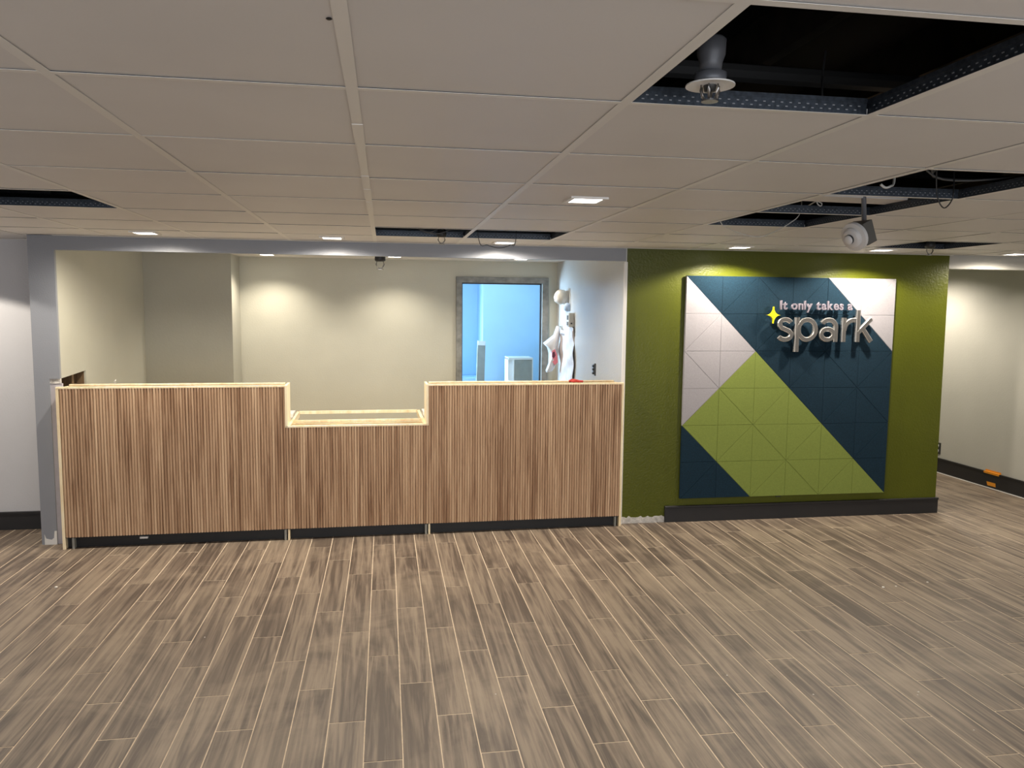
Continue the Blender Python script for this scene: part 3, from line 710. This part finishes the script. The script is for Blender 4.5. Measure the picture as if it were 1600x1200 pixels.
t = empty('wall_switch_box', (AX, 6.87, 1.19)); tag(t, 'open switch box with a dark device low on the alcove side wall', 'switch')
MB().box((-.006, -.045, -.055), (0, -.012, .055)).build('mounting_plate', M['darkmetal'], t)
MB().box((-.012, .0, -.045), (0, .03, .045)).build('device_yoke', M['chrome'], t)
for z in (-.035, 0, .03): MB().box((-.018, -.005, z-.008), (-.006, .02, z+.006)).build('terminal', M['darkplastic'], t)
# crumpled sheet
def cloth(name, y0, y1, z0, z1, x_of, m_, ny=14, nz=22, edge=None):
    b = MB(); 
    for j in range(nz+1):
        for i in range(ny+1):
            u, v = i/ny, j/nz; yy = y0+(y1-y0)*u; zz = z0+(z1-z0)*v
            if edge: yy, zz = edge(u, v, yy, zz)
            b.v.append((x_of(u, v), yy, zz))
    n0 = len(b.v)
    b.v += [(x+.003, y, z) for x, y, z in b.v]
    for j in range(nz):
        for i in range(ny):
            a = j*(ny+1)+i; q_ = (a, a+1, a+ny+2, a+ny+1); b.f += [q_, tuple(k+n0 for k in q_[::-1])]; b.mi += [0, 0]
    return b
sh = cloth('s', 7.62, 8.22, .80, 1.535, lambda u, v: 1.852-.007*math.sin(u*17+v*5)-.006*math.sin(v*21+u*7)-.006*math.sin(u*43+v*13), M['sheet'], 20, 30,
           lambda u, v, y, z: (y+(.03*math.sin(v*9) if u < .05 else 0), z+.03*math.sin(u*6)*(v > .9)))
o = sh.build('plastic_sheet', M['sheet'], smooth=True); tag(o, 'crumpled pinkish white sheet taped to the alcove side wall', 'sheet')
t = empty('plastic_bag', (1.80, 8.28, 1.5)); tag(t, 'white plastic shopping bag with a pink and dark print hanging by the doorway', 'bag')
outline = [(.045, .04), (.02, .045), (-.012, -.05), (-.125, -.14), (-.08, -.185), (-.060, -.25), (-.062, -.36), (-.09, -.43), (-.085, -.455), (-.03, -.44), (.005, -.39), (.025, -.30), (.035, -.2), (.05, -.05)]
b = MB(); N = len(outline); rings = []
for k, (s_, yy) in enumerate(((1, .0), (1, -.05), (.82, -.085), (.4, -.105))):
    cx = sum(p[0] for p in outline)/N; cz = sum(p[1] for p in outline)/N
    b.v += [(cx+(p[0]-cx)*s_, yy+(random.uniform(-.012, .012) if 0 < k else 0), cz+(p[1]-cz)*s_) for p in outline]
for k in range(3):
    for i in range(N):
        j = (i+1) % N; b.f.append((k*N+i, k*N+j, (k+1)*N+j, (k+1)*N+i)); b.mi.append(0)
b.f += [tuple(range(N)), tuple(range(3*N, 4*N))[::-1]]; b.mi += [0, 0]
b.build('bag_body', M['bag'], t, smooth=True)
MB().prism([(-.045, -.22), (-.015, -.20), (.01, -.26), (.02, -.34), (-.01, -.37), (-.045, -.33)][::-1], lambda p, h: (p[0], -.085-h, p[1]), 0, .024).build('pink_print', M['pink'], t)
MB().prism([(-.042, -.235), (-.020, -.225), (-.008, -.265), (-.025, -.295), (-.045, -.28)][::-1], lambda p, h: (p[0], -.108-h, p[1]), 0, .006).build('dark_print', M['maroon'], t)
MB().lathe([(.004, 0), (.004, .05)], (.03, .0, .035), (.7, 0, 0), 8).build('bag_hook', M['darkmetal'], t)

# ------------------------------------------------------------------ back room things
o = MB().box((-.05, -.012, 0), (.05, .012, 1.30)).build('leaning_board', M['cabinet'], bevel=.002)
o.location = (1.13, 9.52, 0.0); o.rotation_euler = (-.06, .04, .12); tag(o, 'grey board leaning upright in the back room, white tip', 'board')
c_ = MB().box((-.047, -.016, 1.27), (.047, .016, 1.325)).build('white_tip', M['whiteboard'], o)
t = empty('boxed_stub', (1.53, 9.6, 0)); tag(t, 'grey boxed drywall stub with white corner edges in the back room doorway view', 'box')
MB().box((.05, 0, 0), (.285, .3, 1.09)).build('grey_face', M['cabinet'], t)
MB().box((-.02, .02, 0), (.05, .3, 1.10)).build('white_side', M['whiteboard'], t)
MB().box((.04, -.006, 0), (.055, .01, 1.09)).box((.28, -.006, .2), (.29, .01, 1.10)).build('corner_bead', M['whiteboard'], t)
MB().box((-.02, -.004, 1.09), (.29, .3, 1.115)).build('white_cap', M['whiteboard'], t)
t = empty('low_cabinet', (.95, 10.28, 0)); tag(t, 'low dark cabinet with a pale top at the left of the back room', 'cabinet')
MB().box((-.5, 0, 0), (.312, .5, .755)).build('cabinet_body', M['darkbase'], t)
MB().box((-.52, -.03, .755), (.312, .5, .80)).build('cabinet_top', M['backroom'], t)

# ------------------------------------------------------------------ hallway details
t = empty('wall_outlet', (X1, 7.58, .262)); tag(t, 'black wall outlet with white sockets on the hallway wall', 'outlet')
MB().box((-.006, -.045, -.062), (0, .045, .062)).build('cover_plate', M['darkplastic'], t)
for z in (-.028, .028): MB().lathe([(.022, 0), (.024, .003), (.020, .006)], (-.006, 0, z), (-1, 0, 0), 16).build('socket', M['whiteboard'], t)
o = MB().box((-.0235, -.10, -.004), (-.0, .10, .0015)).box((-.0225, -.10, -.018), (-.021, .10, .0)).box((-.0015, -.10, 0), (0, .10, .018)).build('tape_strip', M['orange']); o.location = (X1, 6.78, .1605)
tag(o, 'orange tape strip folded over the top edge of the right baseboard', 'tape')
o = MB().prism([(-.06, -.018), (.045, -.020), (.06, .016), (-.055, .018)], lambda p, h: (-h, p[0], p[1]), 0, .002).build('tape_strip', M['orange']); o.location = (X1-.0152, 6.78, .045)
tag(o, 'short orange tape piece low on the face of the right baseboard', 'tape')

# ------------------------------------------------------------------ plaster crumbs on the floor
crumbs = [(1160/2+800, 276/2+780, .010), (1200/2+800, 273/2+780, .007), (1298/2+800, 260/2+780, .007), (870/2+800, 288/2+780, .008), (672/2+800, 551/2+780, .004), (942/2+800, 611/2+780, .004),
          (1270/2+800, 603/2+780, .005), (1268/2+800, 612/2+780, .004), (1443/2+800, 722/2+780, .003), (175/2, 276/2+780, .010), (1549/2, 610/2+780, .004), (1390/2, 272/2+780, .004), (640/2, 432/2+780, .004)]
cm = []
for k in range(3):
    b = MB().lathe([(.3, 0), (.9, .15), (1, .4), (.6, .65), (.15, .75)], seg=7)
    b.v = [(x*random.uniform(.75, 1.2), y*random.uniform(.75, 1.2), z) for x, y, z in b.v]; cm.append(b.mesh('plaster_crumb', M['dust']))
for i, (px_, py_, s_) in enumerate(crumbs):
    p = at_z(px_, py_, 0); o = bpy.data.objects.new('plaster_crumb', cm[i % 3]); COL.objects.link(o)
    o.location = (p.x, p.y, .0); o.scale = (s_, s_, s_); o.rotation_euler = (0, 0, random.random()*6)
    CR = {0: 'largest white plaster crumb on the floor in front of the felt panel', 2: 'white plaster crumb just right of the largest crumb, by the right edge of the floor', 3: 'white plaster crumb on the floor left of the largest crumb', 9: 'white plaster crumb on the floor below the left column'}
    tag(o, CR.get(i, 'tiny white plaster crumb lying on the plank floor'), 'debris', 'plaster crumbs on the floor')
